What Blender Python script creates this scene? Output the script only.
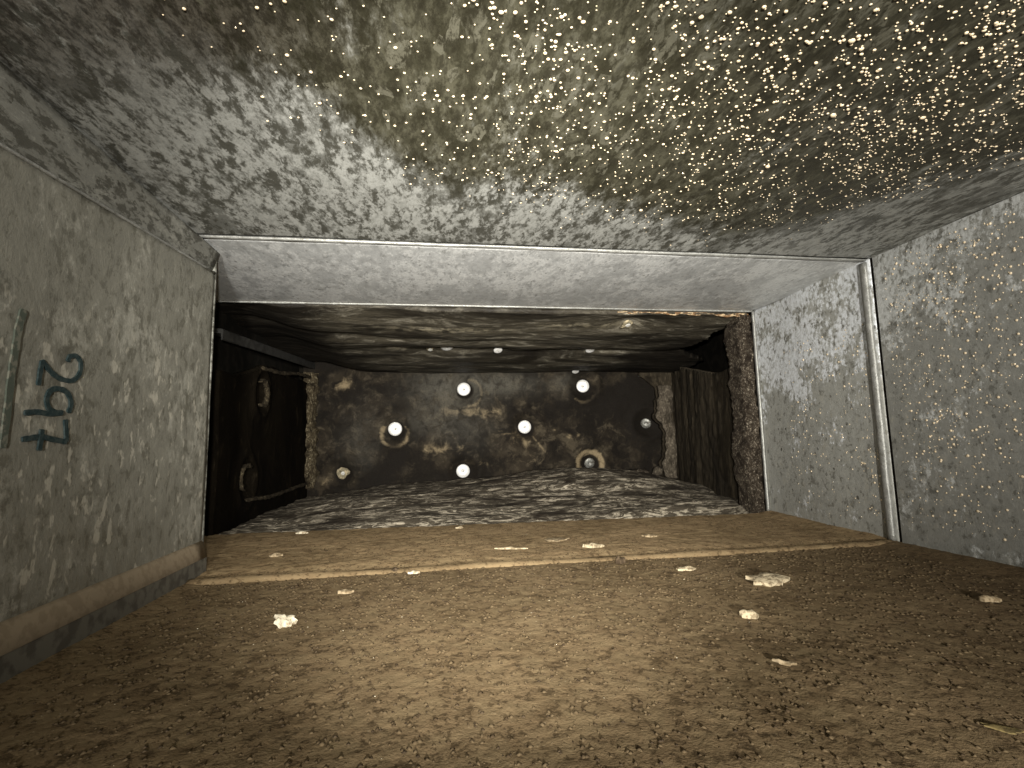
import bpy, bmesh, math, random
import numpy as np
from mathutils import Vector, Matrix
from mathutils.bvhtree import BVHTree

for o in list(bpy.data.objects): bpy.data.objects.remove(o)
SC = bpy.context.scene
COL = SC.collection
random.seed(7)

# ------------------------------------------------------------------ camera
# looking down the duct: +Y runs along the duct, z = 0 is the duct floor
F_PX = 505.0
cam_d = bpy.data.cameras.new('camera'); cam = bpy.data.objects.new('camera', cam_d); COL.objects.link(cam)
def _d(px, py): return Vector(((px-512)/F_PX, -(py-384)/F_PX, -1.0))
_Y = _d(438, 445).normalized(); _X = _d(4000, 371).normalized(); _X = (_X - _Y*_X.dot(_Y)).normalized(); _Z = _X.cross(_Y)
cam.matrix_world = Matrix.Translation((0, 0, .15)) @ Matrix((_X, _Y, _Z)).to_4x4()
cam_d.sensor_width = 36; cam_d.lens = F_PX/1024*36; cam_d.clip_start = .01; cam_d.clip_end = 50
cam_d.dof.use_dof = False
SC.camera = cam

# ------------------------------------------------------------------ world, lamps, exposure
W = bpy.data.worlds.new('world'); SC.world = W; W.use_nodes = True
W.node_tree.nodes['Background'].inputs[0].default_value = (.9, .95, 1, 1)
W.node_tree.nodes['Background'].inputs[1].default_value = .004
def lamp(name, loc, aim, power, size, cone, blend, col, soft=.006):
    l = bpy.data.lights.new(name, 'SPOT'); l.energy = power; l.spot_size = math.radians(cone); l.spot_blend = blend
    l.color = col; l.shadow_soft_size = size
    o = bpy.data.objects.new(name, l); COL.objects.link(o); o.location = loc
    o.rotation_euler = (Vector(aim)-Vector(loc)).to_track_quat('-Z', 'Y').to_euler()
    return o
lamp('phone_flash', (-.012, -.015, .185), (.14, 1.1, .28), 56, .006, 82, 1.0, (1, .965, .90))
lamp('added_fill', (.04, -.58, .175), (.22, .9, .46), 128, .02, 73, 1.0, (1, .965, .90))  # added fill spot, not a known lamp; evens out the flash falloff
SC.view_settings.view_transform = 'Standard'; SC.view_settings.look = 'None'
SC.view_settings.exposure = 0.0; SC.view_settings.gamma = 1.0; SC.view_settings.use_curve_mapping = False

# ------------------------------------------------------------------ numpy noise
_rs = np.random.RandomState(11)
_TAB = _rs.rand(65536)
def _h(i, j, s): return _TAB[((i*73856093) ^ (j*19349663) ^ (s*83492791)) & 65535]
def vnoise(x, y, s=0):
    x = np.asarray(x, float); y = np.asarray(y, float)
    i = np.floor(x).astype(np.int64); j = np.floor(y).astype(np.int64)
    fx = x-i; fy = y-j; fx = fx*fx*(3-2*fx); fy = fy*fy*(3-2*fy)
    return (_h(i, j, s)*(1-fx)+_h(i+1, j, s)*fx)*(1-fy)+(_h(i, j+1, s)*(1-fx)+_h(i+1, j+1, s)*fx)*fy
def fbm(x, y, o=4, s=0):
    t = 0; a = 1; n = 0
    for k in range(o):
        t = t+a*vnoise(x*2**k+k*17.3, y*2**k-k*9.1, s+k); n += a; a *= .5
    return t/n*2-1
def sstep(a, b, x):
    t = np.clip((x-a)/(b-a), 0, 1); return t*t*(3-2*t)

def blob(x, z, cx, cz, rx, rz): return np.exp(-(((x-cx)/rx)**2+((z-cz)/rz)**2))

# ------------------------------------------------------------------ mesh helpers
def link(name, me, mat, parent=None, smooth=False):
    if mat: me.materials.append(mat)
    if smooth: me.polygons.foreach_set('use_smooth', [True]*len(me.polygons))
    o = bpy.data.objects.new(name, me); COL.objects.link(o)
    if parent: o.parent = parent
    return o
def tag(o, label=None, cat=None, group=None, kind=None):
    if label: o['label'] = label
    if cat: o['category'] = cat
    if group: o['group'] = group
    if kind: o['kind'] = kind
    return o
def from_arrays(name, V, Fq, mat, parent=None, smooth=True, attrs=None):
    me = bpy.data.meshes.new(name); me.from_pydata([tuple(v) for v in V], [], [tuple(f) for f in Fq])
    me.update()
    if attrs:
        for k, a in attrs.items():
            at = me.attributes.new(k, 'FLOAT', 'POINT'); at.data.foreach_set('value', np.asarray(a, dtype=np.float32).ravel())
    return link(name, me, mat, parent, smooth)
def gridfaces(nu, nv):
    a = np.arange((nu-1)*(nv-1)); i = a//(nv-1); j = a % (nv-1); b = i*nv+j
    return np.stack([b, b+nv, b+nv+1, b+1], 1)
def grid(name, nu, nv, fn, mat, parent=None, attrs=None, keep=None, thick=None, flip=False):
    """fn(u, v) -> x, y, z arrays; keep(u, v) -> bool per cell; thick = offset vector for a closed back"""
    u, v = np.meshgrid(np.linspace(0, 1, nu), np.linspace(0, 1, nv), indexing='ij')
    x, y, z = fn(u, v); x = x+0*u; y = y+0*u; z = z+0*u
    V = np.stack([x.ravel(), y.ravel(), z.ravel()], 1); Fq = gridfaces(nu, nv)
    if flip: Fq = Fq[:, ::-1]
    if keep is not None:
        uc = u.ravel()[Fq].mean(1); vc = v.ravel()[Fq].mean(1); Fq = Fq[keep(uc, vc)]
    A = {k: f(u, v).ravel() for k, f in (attrs or {}).items()}
    if thick is not None:
        n = len(V); V = np.vstack([V, V+np.array(thick)])
        edges = {}
        for f in Fq:
            for k in range(4):
                a, b = f[k], f[(k+1) % 4]
                if (b, a) in edges: del edges[(b, a)]
                else: edges[(a, b)] = 1
        side = np.array([[b, a, a+n, b+n] for a, b in edges], dtype=np.int64).reshape(-1, 4)
        Fq = np.vstack([Fq, Fq[:, ::-1]+n, side])
        A = {k: np.concatenate([a, a]) for k, a in A.items()}
    return from_arrays(name, V, Fq, mat, parent, True, A)
def sweep(name, prof, path, mat, parent=None, jit=0.0, smooth=True, closed=True, seed=0):
    """prof: list of (a, b) in the local plane; path: list of (origin, axis_a, axis_b)"""
    V = []; Fq = []; n = len(prof)
    for k, (o, ea, eb) in enumerate(path):
        o = Vector(o); ea = Vector(ea); eb = Vector(eb)
        for i, (a, b) in enumerate(prof):
            j1 = (vnoise(k*.37, i*1.7, seed)-.5)*jit; j2 = (vnoise(k*.41+9, i*1.7, seed+3)-.5)*jit
            V.append(o+ea*(a+j1)+eb*(b+j2))
    for k in range(len(path)-1):
        for i in range(n if closed else n-1):
            a = k*n+i; b = k*n+(i+1) % n; Fq.append((a, b, b+n, a+n))
    if closed:
        Fq.append(tuple(range(n-1, -1, -1))); Fq.append(tuple((len(path)-1)*n+i for i in range(n)))
    return from_arrays(name, V, Fq, mat, parent, smooth)
def recalc(o):
    bm = bmesh.new(); bm.from_mesh(o.data); bmesh.ops.recalc_face_normals(bm, faces=bm.faces); bm.to_mesh(o.data); bm.free(); return o
def sharp(o, ang=35):
    bm = bmesh.new(); bm.from_mesh(o.data)
    for e in bm.edges:
        if len(e.link_faces) == 2 and e.calc_face_angle(0) > math.radians(ang): e.smooth = False
    bm.to_mesh(o.data); bm.free(); return o

# ------------------------------------------------------------------ materials
class NT:
    def __init__(s, name):
        s.m = bpy.data.materials.new(name); s.m.use_nodes = True; s.t = s.m.node_tree; s.t.nodes.clear()
        s.out = s.n('ShaderNodeOutputMaterial'); s.b = s.n('ShaderNodeBsdfPrincipled'); s.l(s.b.outputs[0], s.out.inputs[0])
        s.co = s.n('ShaderNodeTexCoord').outputs['Object']
    def n(s, t, **k):
        x = s.t.nodes.new(t)
        for a, b in k.items(): setattr(x, a, b)
        return x
    def l(s, a, b): s.t.links.new(a, b)
    def put(s, sock, v):
        if hasattr(v, 'is_linked') or hasattr(v, 'links'): s.l(v, sock)
        elif isinstance(v, (tuple, list)) and len(v) == 3 and sock.type == 'RGBA': sock.default_value = (*v, 1)
        else: sock.default_value = v
    def mapped(s, scale=(1, 1, 1), rot=(0, 0, 0), loc=(0, 0, 0), src=None):
        m = s.n('ShaderNodeMapping'); s.l(src or s.co, m.inputs[0]); m.inputs[1].default_value = loc; m.inputs[2].default_value = rot; m.inputs[3].default_value = scale
        return m.outputs[0]
    def noise(s, scale, detail=4, rough=.55, dist=0, vec=None, color=False):
        x = s.n('ShaderNodeTexNoise'); s.l(vec or s.co, x.inputs['Vector']); x.inputs['Scale'].default_value = scale; x.inputs['Detail'].default_value = detail
        x.inputs['Roughness'].default_value = rough; x.inputs['Distortion'].default_value = dist
        return x.outputs[1 if color else 0]
    def voro(s, scale, vec=None, feature='F1', out='Distance', rnd=1):
        x = s.n('ShaderNodeTexVoronoi'); x.feature = feature; s.l(vec or s.co, x.inputs['Vector']); x.inputs['Scale'].default_value = scale; x.inputs['Randomness'].default_value = rnd
        return x.outputs[out]
    def warp(s, amt, scale, vec=None):
        c = s.noise(scale, 3, vec=vec, color=True)
        a = s.n('ShaderNodeVectorMath', operation='SUBTRACT'); s.l(c, a.inputs[0]); a.inputs[1].default_value = (.5, .5, .5)
        b = s.n('ShaderNodeVectorMath', operation='SCALE'); s.l(a.outputs[0], b.inputs[0]); b.inputs['Scale'].default_value = amt
        d = s.n('ShaderNodeVectorMath', operation='ADD'); s.l(vec or s.co, d.inputs[0]); s.l(b.outputs[0], d.inputs[1])
        return d.outputs[0]
    def ramp(s, v, a, b, lo=0.0, hi=1.0, smooth=True):
        x = s.n('ShaderNodeMapRange'); x.interpolation_type = 'SMOOTHSTEP' if smooth else 'LINEAR'; s.l(v, x.inputs[0])
        x.inputs[1].default_value = a; x.inputs[2].default_value = b; x.inputs[3].default_value = lo; x.inputs[4].default_value = hi
        return x.outputs[0]
    def mix(s, f, a, b, mode='MIX'):
        x = s.n('ShaderNodeMix'); x.data_type = 'RGBA'; x.blend_type = mode
        s.put(x.inputs[0], f); s.put(x.inputs[6], a); s.put(x.inputs[7], b); return x.outputs[2]
    def math(s, op, a, b=0.0, clamp=False):
        x = s.n('ShaderNodeMath', operation=op); x.use_clamp = clamp; s.put(x.inputs[0], a); s.put(x.inputs[1], b); return x.outputs[0]
    def attr(s, name): return s.n('ShaderNodeAttribute', attribute_name=name).outputs['Fac']
    def axis(s, i, vec=None):
        x = s.n('ShaderNodeSeparateXYZ'); s.l(vec or s.co, x.inputs[0]); return x.outputs[i]
    def bump(s, h, dist=.001, strength=1.0, prev=None):
        x = s.n('ShaderNodeBump'); x.inputs['Strength'].default_value = strength; x.inputs['Distance'].default_value = dist; s.l(h, x.inputs['Height'])
        if prev: s.l(prev, x.inputs['Normal'])
        return x.outputs[0]
    def done(s, col, rough=.6, metal=0.0, normal=None, spec=.5):
        s.put(s.b.inputs['Base Color'], col); s.put(s.b.inputs['Roughness'], rough); s.put(s.b.inputs['Metallic'], metal)
        s.b.inputs['Specular IOR Level'].default_value = spec
        if normal: s.l(normal, s.b.inputs['Normal'])
        return s.m

def zinc(name, base, pale, dark, pale_amt=.5, dark_amt=.4, flake=120, stretch=(1, 1, 1), rot=(0, 0, 0), blotch=18, use_attr=False,
         splash=0.0, bumpd=.0006, rough=.48, metal=.35, spots=.6, bloom=False):
    """galvanised sheet: mottled zinc bloom, dark oxide flakes, splash marks"""
    t = NT(name)
    v = t.mapped(stretch, rot)
    w = t.warp(.004, 90, v)
    big = t.noise(blotch, 6, .68, 0, v)
    med = t.noise(blotch*5, 5, .72, .15, w)
    fine = t.noise(flake*4, 3, .7, 0, v)
    fine2 = t.noise(flake*1.6, 5, .75, .1, w)
    vor = t.voro(flake, w, out='Color'); vr = t.n('ShaderNodeSeparateColor'); t.l(vor, vr.inputs[0]); cell = vr.outputs[0]; cell2 = vr.outputs[1]
    c = t.mix(t.math('ADD', t.ramp(cell, 0, 1, .0, .22), t.ramp(fine2, .36, .66, 0, .34)), tuple(x*1.12 for x in base), tuple(x*.62 for x in base))
    pm = t.math('ADD', t.math('ADD', t.math('MULTIPLY', big, .5), t.math('MULTIPLY', med, .3)), t.math('MULTIPLY', fine2, .3))
    dm = t.math('ADD', t.math('ADD', t.math('MULTIPLY', med, .5), t.math('MULTIPLY', fine2, .42)), t.math('MULTIPLY', cell2, .06))
    if use_attr:
        wet = t.attr('wet'); br = t.attr('brown')
        pm = t.math('ADD', pm, t.math('MULTIPLY', t.math('SUBTRACT', .62, wet), .10))
    if bloom: pm = t.math('ADD', pm, t.math('MULTIPLY', t.attr('bloom'), .10))
    pmask = t.ramp(pm, .62-pale_amt*.16, .68-pale_amt*.12)
    c = t.mix(t.math('MULTIPLY', pmask, .85), c, t.mix(t.ramp(fine2, .6, .42, 0, .45), pale, base))
    dmask = t.math('MULTIPLY', t.ramp(dm, .43+dark_amt*.10, .36+dark_amt*.10), .55+.4*dark_amt)
    c = t.mix(t.math('MULTIPLY', dmask, t.math('SUBTRACT', .9, t.math('MULTIPLY', pmask, .25))), c, dark)
    if use_attr:
        oliv = t.mix(t.ramp(med, .40, .60), (.036, .034, .021), (.080, .076, .050))
        oliv = t.mix(t.math('MULTIPLY', t.ramp(cell, .74, .95), t.ramp(fine2, .4, .55)), oliv, (.118, .113, .082))
        oliv = t.mix(t.ramp(fine2, .54, .40, 0, .65), oliv, (.020, .018, .011))
        wm = t.ramp(t.math('ADD', wet, t.math('MULTIPLY', t.math('SUBTRACT', pm, .52), -4.2)), .05, 1.0)
        c = t.mix(wm, c, oliv)
        brn = t.mix(t.ramp(fine2, .40, .6), (.032, .027, .020), (.11, .098, .077))
        c = t.mix(t.math('MULTIPLY', br, t.ramp(med, .36, .5)), c, brn)
    if spots > 0:       # small dark pits in the zinc
        sp = t.math('MULTIPLY', t.ramp(t.voro(flake*.55, w), .20, .12), t.ramp(med, .47, .56)); c = t.mix(t.math('MULTIPLY', sp, spots), c, tuple(x*.8 for x in dark))
    if splash > 0:
        sv = t.mapped((85, 85, 48)); sp = t.ramp(t.noise(1.0, 3, .6, .2, sv), .58, .66)
        lim = t.ramp(t.axis(2), .30, .22, 0, 1)
        c = t.mix(t.math('MULTIPLY', t.math('MULTIPLY', sp, lim), splash), c, (.40, .38, .315))
    nb = t.bump(med, bumpd*1.6, .7); nb = t.bump(t.math('ADD', fine, t.math('MULTIPLY', cell, .12)), bumpd, .6, nb)
    t.done(c, t.ramp(med, .3, .7, rough-.08, rough+.12), metal, nb, .4)
    return t.m

PALE = (.56, .56, .50); DARK = (.055, .052, .038)
M_ceil = zinc('stained_zinc_ceiling', (.165, .166, .148), (.40, .405, .375), (.048, .046, .034), .35, .75, 110, (1, .45, 1), (0, 0, .5), 14, True, metal=.25)
M_far = zinc('clean_zinc_panel', (.52, .53, .52), (.80, .81, .79), (.20, .20, .185), .62, .16, 170, (1, .5, 1), (0, 0, .2), 16, metal=.35, rough=.42)
M_wr = zinc('mottled_zinc_right', (.27, .27, .245), (.60, .615, .60), (.07, .067, .053), .15, .34, 110, (1, 1, .8), (0, 0, 0), 17, splash=.3, metal=.35, bloom=True)
M_wl = zinc('mottled_zinc_left', (.215, .208, .172), (.34, .33, .28), (.10, .095, .072), .42, .5, 90, (1, 1, .7), (0, 0, 0), 13, splash=.95, metal=.3)
M_strip = zinc('zinc_folded_strip', (.20, .198, .172), (.31, .305, .265), (.05, .047, .036), .35, .8, 120, (1, .4, 1), (0, 0, 0), 20, metal=.3)
M_lip = zinc('zinc_bright_lip', (.26, .26, .24), (.40, .40, .37), (.16, .155, .12), .5, .25, 200, metal=.4, rough=.4)

def dust_mat(name='brown_settled_dust', g=1.0):
    t = NT(name)
    K = lambda c: tuple(x*g for x in c)
    v = t.mapped((1, 1.0, 1), (0, 0, .35)); w = t.warp(.006, 90, v)
    n1 = t.noise(9, 4, .6, .3, v); n2 = t.noise(230, 4, .7, .1, w); n3 = t.noise(520, 3, .6); n4 = t.noise(45, 4, .6, .6, w)
    c = t.mix(t.ramp(n1, .35, .65), K((.126, .087, .045)), K((.188, .132, .072)))
    c = t.mix(t.ramp(n4, .35, .7, 0, .6), c, K((.20, .15, .082)))
    n5 = t.noise(95, 4, .7, .1); pits = t.ramp(t.math('ADD', t.math('ADD', t.math('MULTIPLY', n2, .6), t.math('MULTIPLY', n5, .4)), t.math('MULTIPLY', t.math('SUBTRACT', n4, .5), .3)), .49, .40)
    c = t.mix(t.math('MULTIPLY', pits, .75), c, K((.046, .031, .015)))
    c = t.mix(t.ramp(n3, .62, .74, 0, .5), c, (.29, .23, .145))
    reg = t.attr('redder'); c = t.mix(t.math('MULTIPLY', reg, .5), c, (.080, .052, .032))
    sp = t.ramp(t.voro(170), .07, .03); c = t.mix(t.math('MULTIPLY', sp, t.ramp(n4, .52, .6)), c, (.55, .48, .34))
    nb = t.bump(n5, .0012, .6); nb = t.bump(n2, .0008, .8, nb); nb = t.bump(n3, .0005, .7, nb)
    return t.done(c, .95, 0, nb, .1)
M_dust = dust_mat(); M_dust2 = dust_mat('lightened_brown_dust', 1.75)  # second is the same dust, lightened to make up for weaker light farther in

def liner_mat(name, lo, hi, patch, scale=(3, 14, 14), th=(.45, .62), bd=.004, rough=.8, spec=.25, marks=False):
    t = NT(name)
    v = t.mapped(scale); w = t.warp(.7, 1.2, v)
    n1 = t.noise(1.2, 5, .6, .8, w); n2 = t.noise(6, 5, .7, .6, w); n3 = t.noise(300, 3)
    c = t.mix(t.ramp(n1, .3, .7), lo, hi)
    c = t.mix(t.math('MULTIPLY', t.ramp(n2, th[0], th[1]), t.ramp(n1, .35, .6)), c, patch)
    if marks:
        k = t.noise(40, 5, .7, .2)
        c = t.mix(t.math('MULTIPLY', t.attr('crust'), t.ramp(k, .42, .6)), c, (.34, .30, .21))  # 'crust' mask: pale patches on the roof liner
        c = t.mix(t.ramp(t.math('ADD', t.attr('soot_shade'), t.math('MULTIPLY', t.math('SUBTRACT', k, .5), .8)), .2, .9, 0, .92), c, (.006, .0045, .003))
    c = t.mix(t.ramp(n3, .4, .7, 0, .4), c, lo)
    nb = t.bump(n2, bd, .8); nb = t.bump(n3, .0008, .5, nb)
    return t.done(c, rough, 0, nb, spec)
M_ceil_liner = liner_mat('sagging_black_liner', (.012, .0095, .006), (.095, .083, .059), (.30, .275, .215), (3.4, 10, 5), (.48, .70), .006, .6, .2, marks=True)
M_mat = liner_mat('matted_fibre_floor_liner', (.020, .015, .010), (.10, .084, .06), (.50, .44, .335), (7, 19, 8), (.49, .57), .006, .9, .15)
M_side = liner_mat('near_black_side_liner', (.0035, .0026, .0017), (.010, .0076, .0045), (.030, .023, .014), (7, 7, 4), (.55, .7), .004, .9, .04)  # near-black all over
M_torn = liner_mat('torn_fibre_edge', (.014, .010, .007), (.060, .047, .033), (.40, .35, .27), (60, 60, 40), (.52, .66), .006, .95, .1)
M_flaky = liner_mat('flaking_adhesive', (.022, .016, .009), (.09, .07, .04), (.34, .29, .19), (50, 50, 22), (.50, .64), .004, .9, .15)

M_rim = liner_mat('dark_cup_rim', (.015, .011, .006), (.06, .046, .028), (.18, .15, .09), (60, 60, 40), (.5, .64), .004, .9, .15)
def back_mat():
    """back board: soot and glue stains round the fastenings (real marks plus painted shade behind the caps, from masks on the mesh)"""
    t = NT('stained_duct_board_back')
    w = t.warp(.04, 14)
    n1 = t.noise(7, 6, .65, .6, w); n2 = t.noise(38, 5, .65, .5, w); n3 = t.noise(260, 3)
    c = t.mix(t.ramp(n1, .34, .66), (.007, .0052, .0034), (.033, .0255, .016))
    c = t.mix(t.ramp(n2, .5, .68, 0, .6), c, (.074, .060, .040)); n4 = t.noise(16, 5, .7, .3, w); c = t.mix(t.ramp(n4, .54, .42, 0, .85), c, (.006, .0045, .003)); c = t.mix(t.ramp(n4, .56, .66, 0, .5), c, (.105, .085, .055))
    tan = t.attr('tan'); c = t.mix(t.math('MULTIPLY', t.ramp(t.math('ADD', tan, t.math('MULTIPLY', t.math('SUBTRACT', n2, .5), 2.2)), .25, 1.15), t.ramp(tan, .02, .4)), c, (.27, .21, .125))
    grey = t.attr('grey'); c = t.mix(t.math('MULTIPLY', grey, t.ramp(n2, .3, .6, .2, .75)), c, (.115, .108, .088))
    soot_shade = t.attr('soot_shade'); c = t.mix(t.ramp(t.math('ADD', soot_shade, t.math('MULTIPLY', t.math('SUBTRACT', n2, .5), .9)), .3, .75), c, (.009, .007, .005))
    c = t.mix(t.ramp(n3, .45, .7, 0, .35), c, (.02, .016, .01))
    nb = t.bump(n2, .004, .7); nb = t.bump(n3, .001, .5, nb)
    return t.done(c, .8, 0, nb, .15)
M_back = back_mat()

def simple(name, col, rough=.5, metal=0.0, col2=None, sc=200, bd=.0005, spec=.5, th=(.45, .6)):
    t = NT(name); n = t.noise(sc, 4); c = t.mix(t.ramp(n, *th), col, col2 or tuple(x*.7 for x in col))
    return t.done(c, rough, metal, t.bump(n, bd, .6), spec)
M_pin = simple('bright_steel_cap', (.95, .94, .90), .42, .25, (.78, .77, .72), 160, .0004, .6, (.5, .7))
M_pin_dull = simple('dull_steel_cap', (.30, .30, .27), .5, .6, (.14, .13, .11), 160)
M_pin_rust = simple('corroded_cap', (.22, .19, .12), .8, .2, (.50, .42, .27), 120, .002)
M_rust = simple('orange_rust', (.15, .085, .040), .85, 0, (.50, .38, .23), 140, .002, .2)
M_dent = simple('pin_mark', (.58, .57, .52), .6, .1)
M_shaft = simple('pin_shank', (.25, .24, .21), .5, .8)
M_bar = simple('dark_grey_bar', (.050, .049, .045), .55, .3, (.030, .029, .026), 60)
M_drop = simple('glint_toned_droplet', (.66, .54, .37), .16, .0, (.52, .42, .28), 90, .0002, .6)  # opaque cream colour paints in the glint of each bead
M_ink = simple('dark_teal_marker_ink', (.012, .026, .028), .5, 0, (.030, .045, .044), 260, .0001, .4)
M_ink_faint = simple('faded_green_marker_ink', (.070, .080, .064), .9, 0, (.14, .138, .11), 200, .0001, .0)
M_flake = simple('cream_flake', (.42, .35, .23), .9, 0, (.20, .155, .095), 260, .001, .2)
M_flake_w = simple('white_flake', (.56, .50, .37), .9, 0, (.26, .20, .125), 200, .001, .2, (.5, .66))
M_flake_t = simple('tan_flake', (.32, .25, .155), .9, 0, (.17, .125, .07), 260, .001, .2)
M_flake_y = simple('yellow_brown_flake', (.17, .13, .055), .9, 0, (.10, .075, .035), 260, .001, .1)
M_lump = simple('brown_lump', (.040, .028, .017), .95, 0, (.075, .054, .033), 260, .001, .1)
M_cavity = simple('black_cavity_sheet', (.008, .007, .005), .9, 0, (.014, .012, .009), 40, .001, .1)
M_back_tin = simple('plain_zinc_sheet', (.25, .25, .23), .5, .3)

# ------------------------------------------------------------------ the duct: first section
XL, XR, ZC, YJ, YO = -.29, .635, .412, .648, .95
YB = -.75           # open end behind the phone
def wet_fn(x, y):    # olive condensation stain on the ceiling, its edge runs diagonally
    edge = np.interp(x, [-.30, -.20, -.139, -.083, -.035, .024, .183, .30, .384, .467, .542, .70], [.10, .25, .345, .385, .455, .50, .525, .56, .585, .50, .39, .20])
    return sstep(.09, -.07, y-edge)
def brown_fn(x, y): return sstep(.42, .32, y+.25*(x+.25))*sstep(-.02, -.16, x)*.85
def ceil_pt(u, v):
    x = -.33+(XR+.012+.33)*u; y = YB+(YJ-.011-YB)*v**.8
    return x, y, ZC+.0014*fbm(x*9, y*9, 3, 4)
ce = grid('ceiling', 200, 260, ceil_pt, M_ceil, attrs={'wet': lambda u, v: wet_fn(*ceil_pt(u, v)[:2]), 'brown': lambda u, v: brown_fn(*ceil_pt(u, v)[:2])}, flip=False)
tag(ce, 'galvanised duct ceiling, olive stained and wet towards the open end', kind='structure')

def floor_z(x, y):
    near = sstep(-.15, .1, y)
    return near*(.0006*fbm(x*230, y*230, 2, 21)+.0003*fbm(x*60, y*60, 3, 27))+.0015*fbm(x*8, y*8, 2, 30)-.0015
def floor_pt(u, v):
    x = XL-.004+(XR+.006-XL)*u; y = YB+(YJ-YB)*v**.62
    r = sstep(.05, .0, XR-x)*.005+sstep(.035, 0, x-XL)*.003     # dust banked up against the walls
    return x, y, floor_z(x, y)+r
fl = grid('floor', 430, 400, floor_pt, M_dust, attrs={'redder': lambda u, v: sstep(.05, .45, floor_pt(u, v)[0]-.15-.5*(floor_pt(u, v)[1]-.3))*.9})  # dust gets darker and redder towards the right and the near end
tag(fl, 'duct floor covered in rough brown dust', kind='structure')
def floor2_pt(u, v):
    x = -.42+1.085*u; y = YJ+.001+(1.0-.035*u-YJ)*v
    return x+0*v, y, -.0012+.003*sstep(0, .05, y-YJ)+.0009*fbm(x*120, y*120, 2, 51)+.0008*fbm(x*30, y*30, 3, 52)+sstep(.05, 0, XR+.012+(y-YJ)*.06-x)*.005-.004*sstep(.02, .0, (1.0-.035*u)-y)
f2 = grid('floor.001', 300, 110, floor2_pt, M_dust2, attrs={'redder': lambda u, v: u*.35}, thick=(0, 0, -.012))
tag(f2, 'smoother dusty floor sheet between the cross seam and the dark opening', kind='structure')

# right wall, first section
def wr_pt(u, v):
    y = YB+(YJ-.014-YB)*u**.75; z = ZC*v+.004
    return XR+.0012*fbm(y*8, z*8, 2, 61), y, z-.004
wr = grid('wall_right', 120, 60, wr_pt, M_wr, flip=True, attrs={'bloom': lambda u, v: .95*blob(wr_pt(u, v)[1], wr_pt(u, v)[2], .60, .36, .10, .10)+.5*blob(wr_pt(u, v)[1], wr_pt(u, v)[2], .50, .40, .2, .03)})
tag(wr, 'wet speckled galvanised side wall on the open side of the rib', kind='structure')
def wr2_pt(u, v):
    y = YJ-.006+(YO-YJ+.006)*u; z = -.004+(.422)*v
    return XR+.003+.017*sstep(.3, 1, u)*1.0+.001*fbm(y*9, z*9, 2, 63), y, z
M_wr2 = zinc('pale_patched_zinc', (.32, .32, .29), (.76, .79, .82), (.075, .07, .055), .15, .38, 105, (1, 1, .8), (0, 0, 0), 15, splash=.3, metal=.3, bloom=True, spots=.9)
wr2 = grid('wall_right.001', 50, 60, wr2_pt, M_wr2, flip=True, attrs={'bloom': lambda u, v: 1.0*sstep(.40, .72, v+.25*(vnoise(u*6, v*6, 3)-.5))-.3*sstep(.5, .1, v)}, thick=(.006, 0, 0))
tag(wr2, 'white patched galvanised wall between the rib and the dark opening', kind='structure')

# header = ceiling of the second section
def hd_pt(u, v):
    x = -.45+(1.105)*u; y = YJ+.004+(YO-YJ-.004)*v
    return x, y, .4125-.0022*np.sin(v*math.pi)+.003*v*v+.0008*fbm(x*10, y*10, 2, 71)
hd = grid('ceiling.001', 100, 40, hd_pt, M_far, thick=(0, 0, .006))
tag(hd, 'clean bright galvanised panel over the mouth of the dark opening', kind='structure')

# seams round the joint: a dark gap, then a bright rolled lip
lipc = [(0.0, .008), (-.002, .0035), (-.0035, -.001), (-.0015, -.0045), (.003, -.006), (.010, -.004), (.013, 0.002), (.013, .008)]
path = [((x, YJ, .4135), (0, 1, 0), (0, 0, 1)) for x in np.linspace(-.30, XR+.004, 60)]
s1 = recalc(sweep('trim_1', [(a*.6, b*.36) for a, b in lipc], path, M_lip, jit=.0009, seed=5)); tag(s1, 'bright rolled sheet lip running across the ceiling seam', kind='structure')
path = [((XR+.001, YJ, z), (0, 1, 0), (1, 0, 0)) for z in np.linspace(.002, .409, 50)]
s2 = recalc(sweep('trim_2', [(a*.85, b*.72) for a, b in lipc], path, M_lip, jit=.001, seed=9)); tag(s2, 'upright bright rib standing proud of the speckled side wall', kind='structure')
path = [((x, YJ-.002, .002+.0008*math.sin(x*23)), (0, 1, 0), (0, 0, 1)) for x in np.linspace(-.283, XR, 90)]
s3 = recalc(sweep('trim_3', [(-.006, -.006), (-.0055, -.0016), (-.001, .0006), (.003, .0012), (.007, .0004), (.010, -.006)], path, M_dust, jit=.0014, seed=13)); tag(s3, 'low dust-covered ridge of the cross seam in the floor', kind='structure')
# dark backing behind the seam gaps
bk = sweep('trim_4', [(0, 0), (.016, 0), (.016, .012), (0, .012)], [((x, YJ-.016, ZC+.004), (0, 1, 0), (0, 0, 1)) for x in (-.33, XR+.02)], M_cavity, smooth=False); tag(recalc(bk), 'dark gap above the ceiling seam', kind='structure')
bk = sweep('trim_5', [(0, 0), (.016, 0), (.016, .012), (0, .012)], [((XR+.004, YJ-.018, z), (0, 1, 0), (1, 0, 0)) for z in (-.004, .415)], M_cavity, smooth=False); tag(recalc(bk), 'dark gap beside the upright rib', kind='structure')

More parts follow.
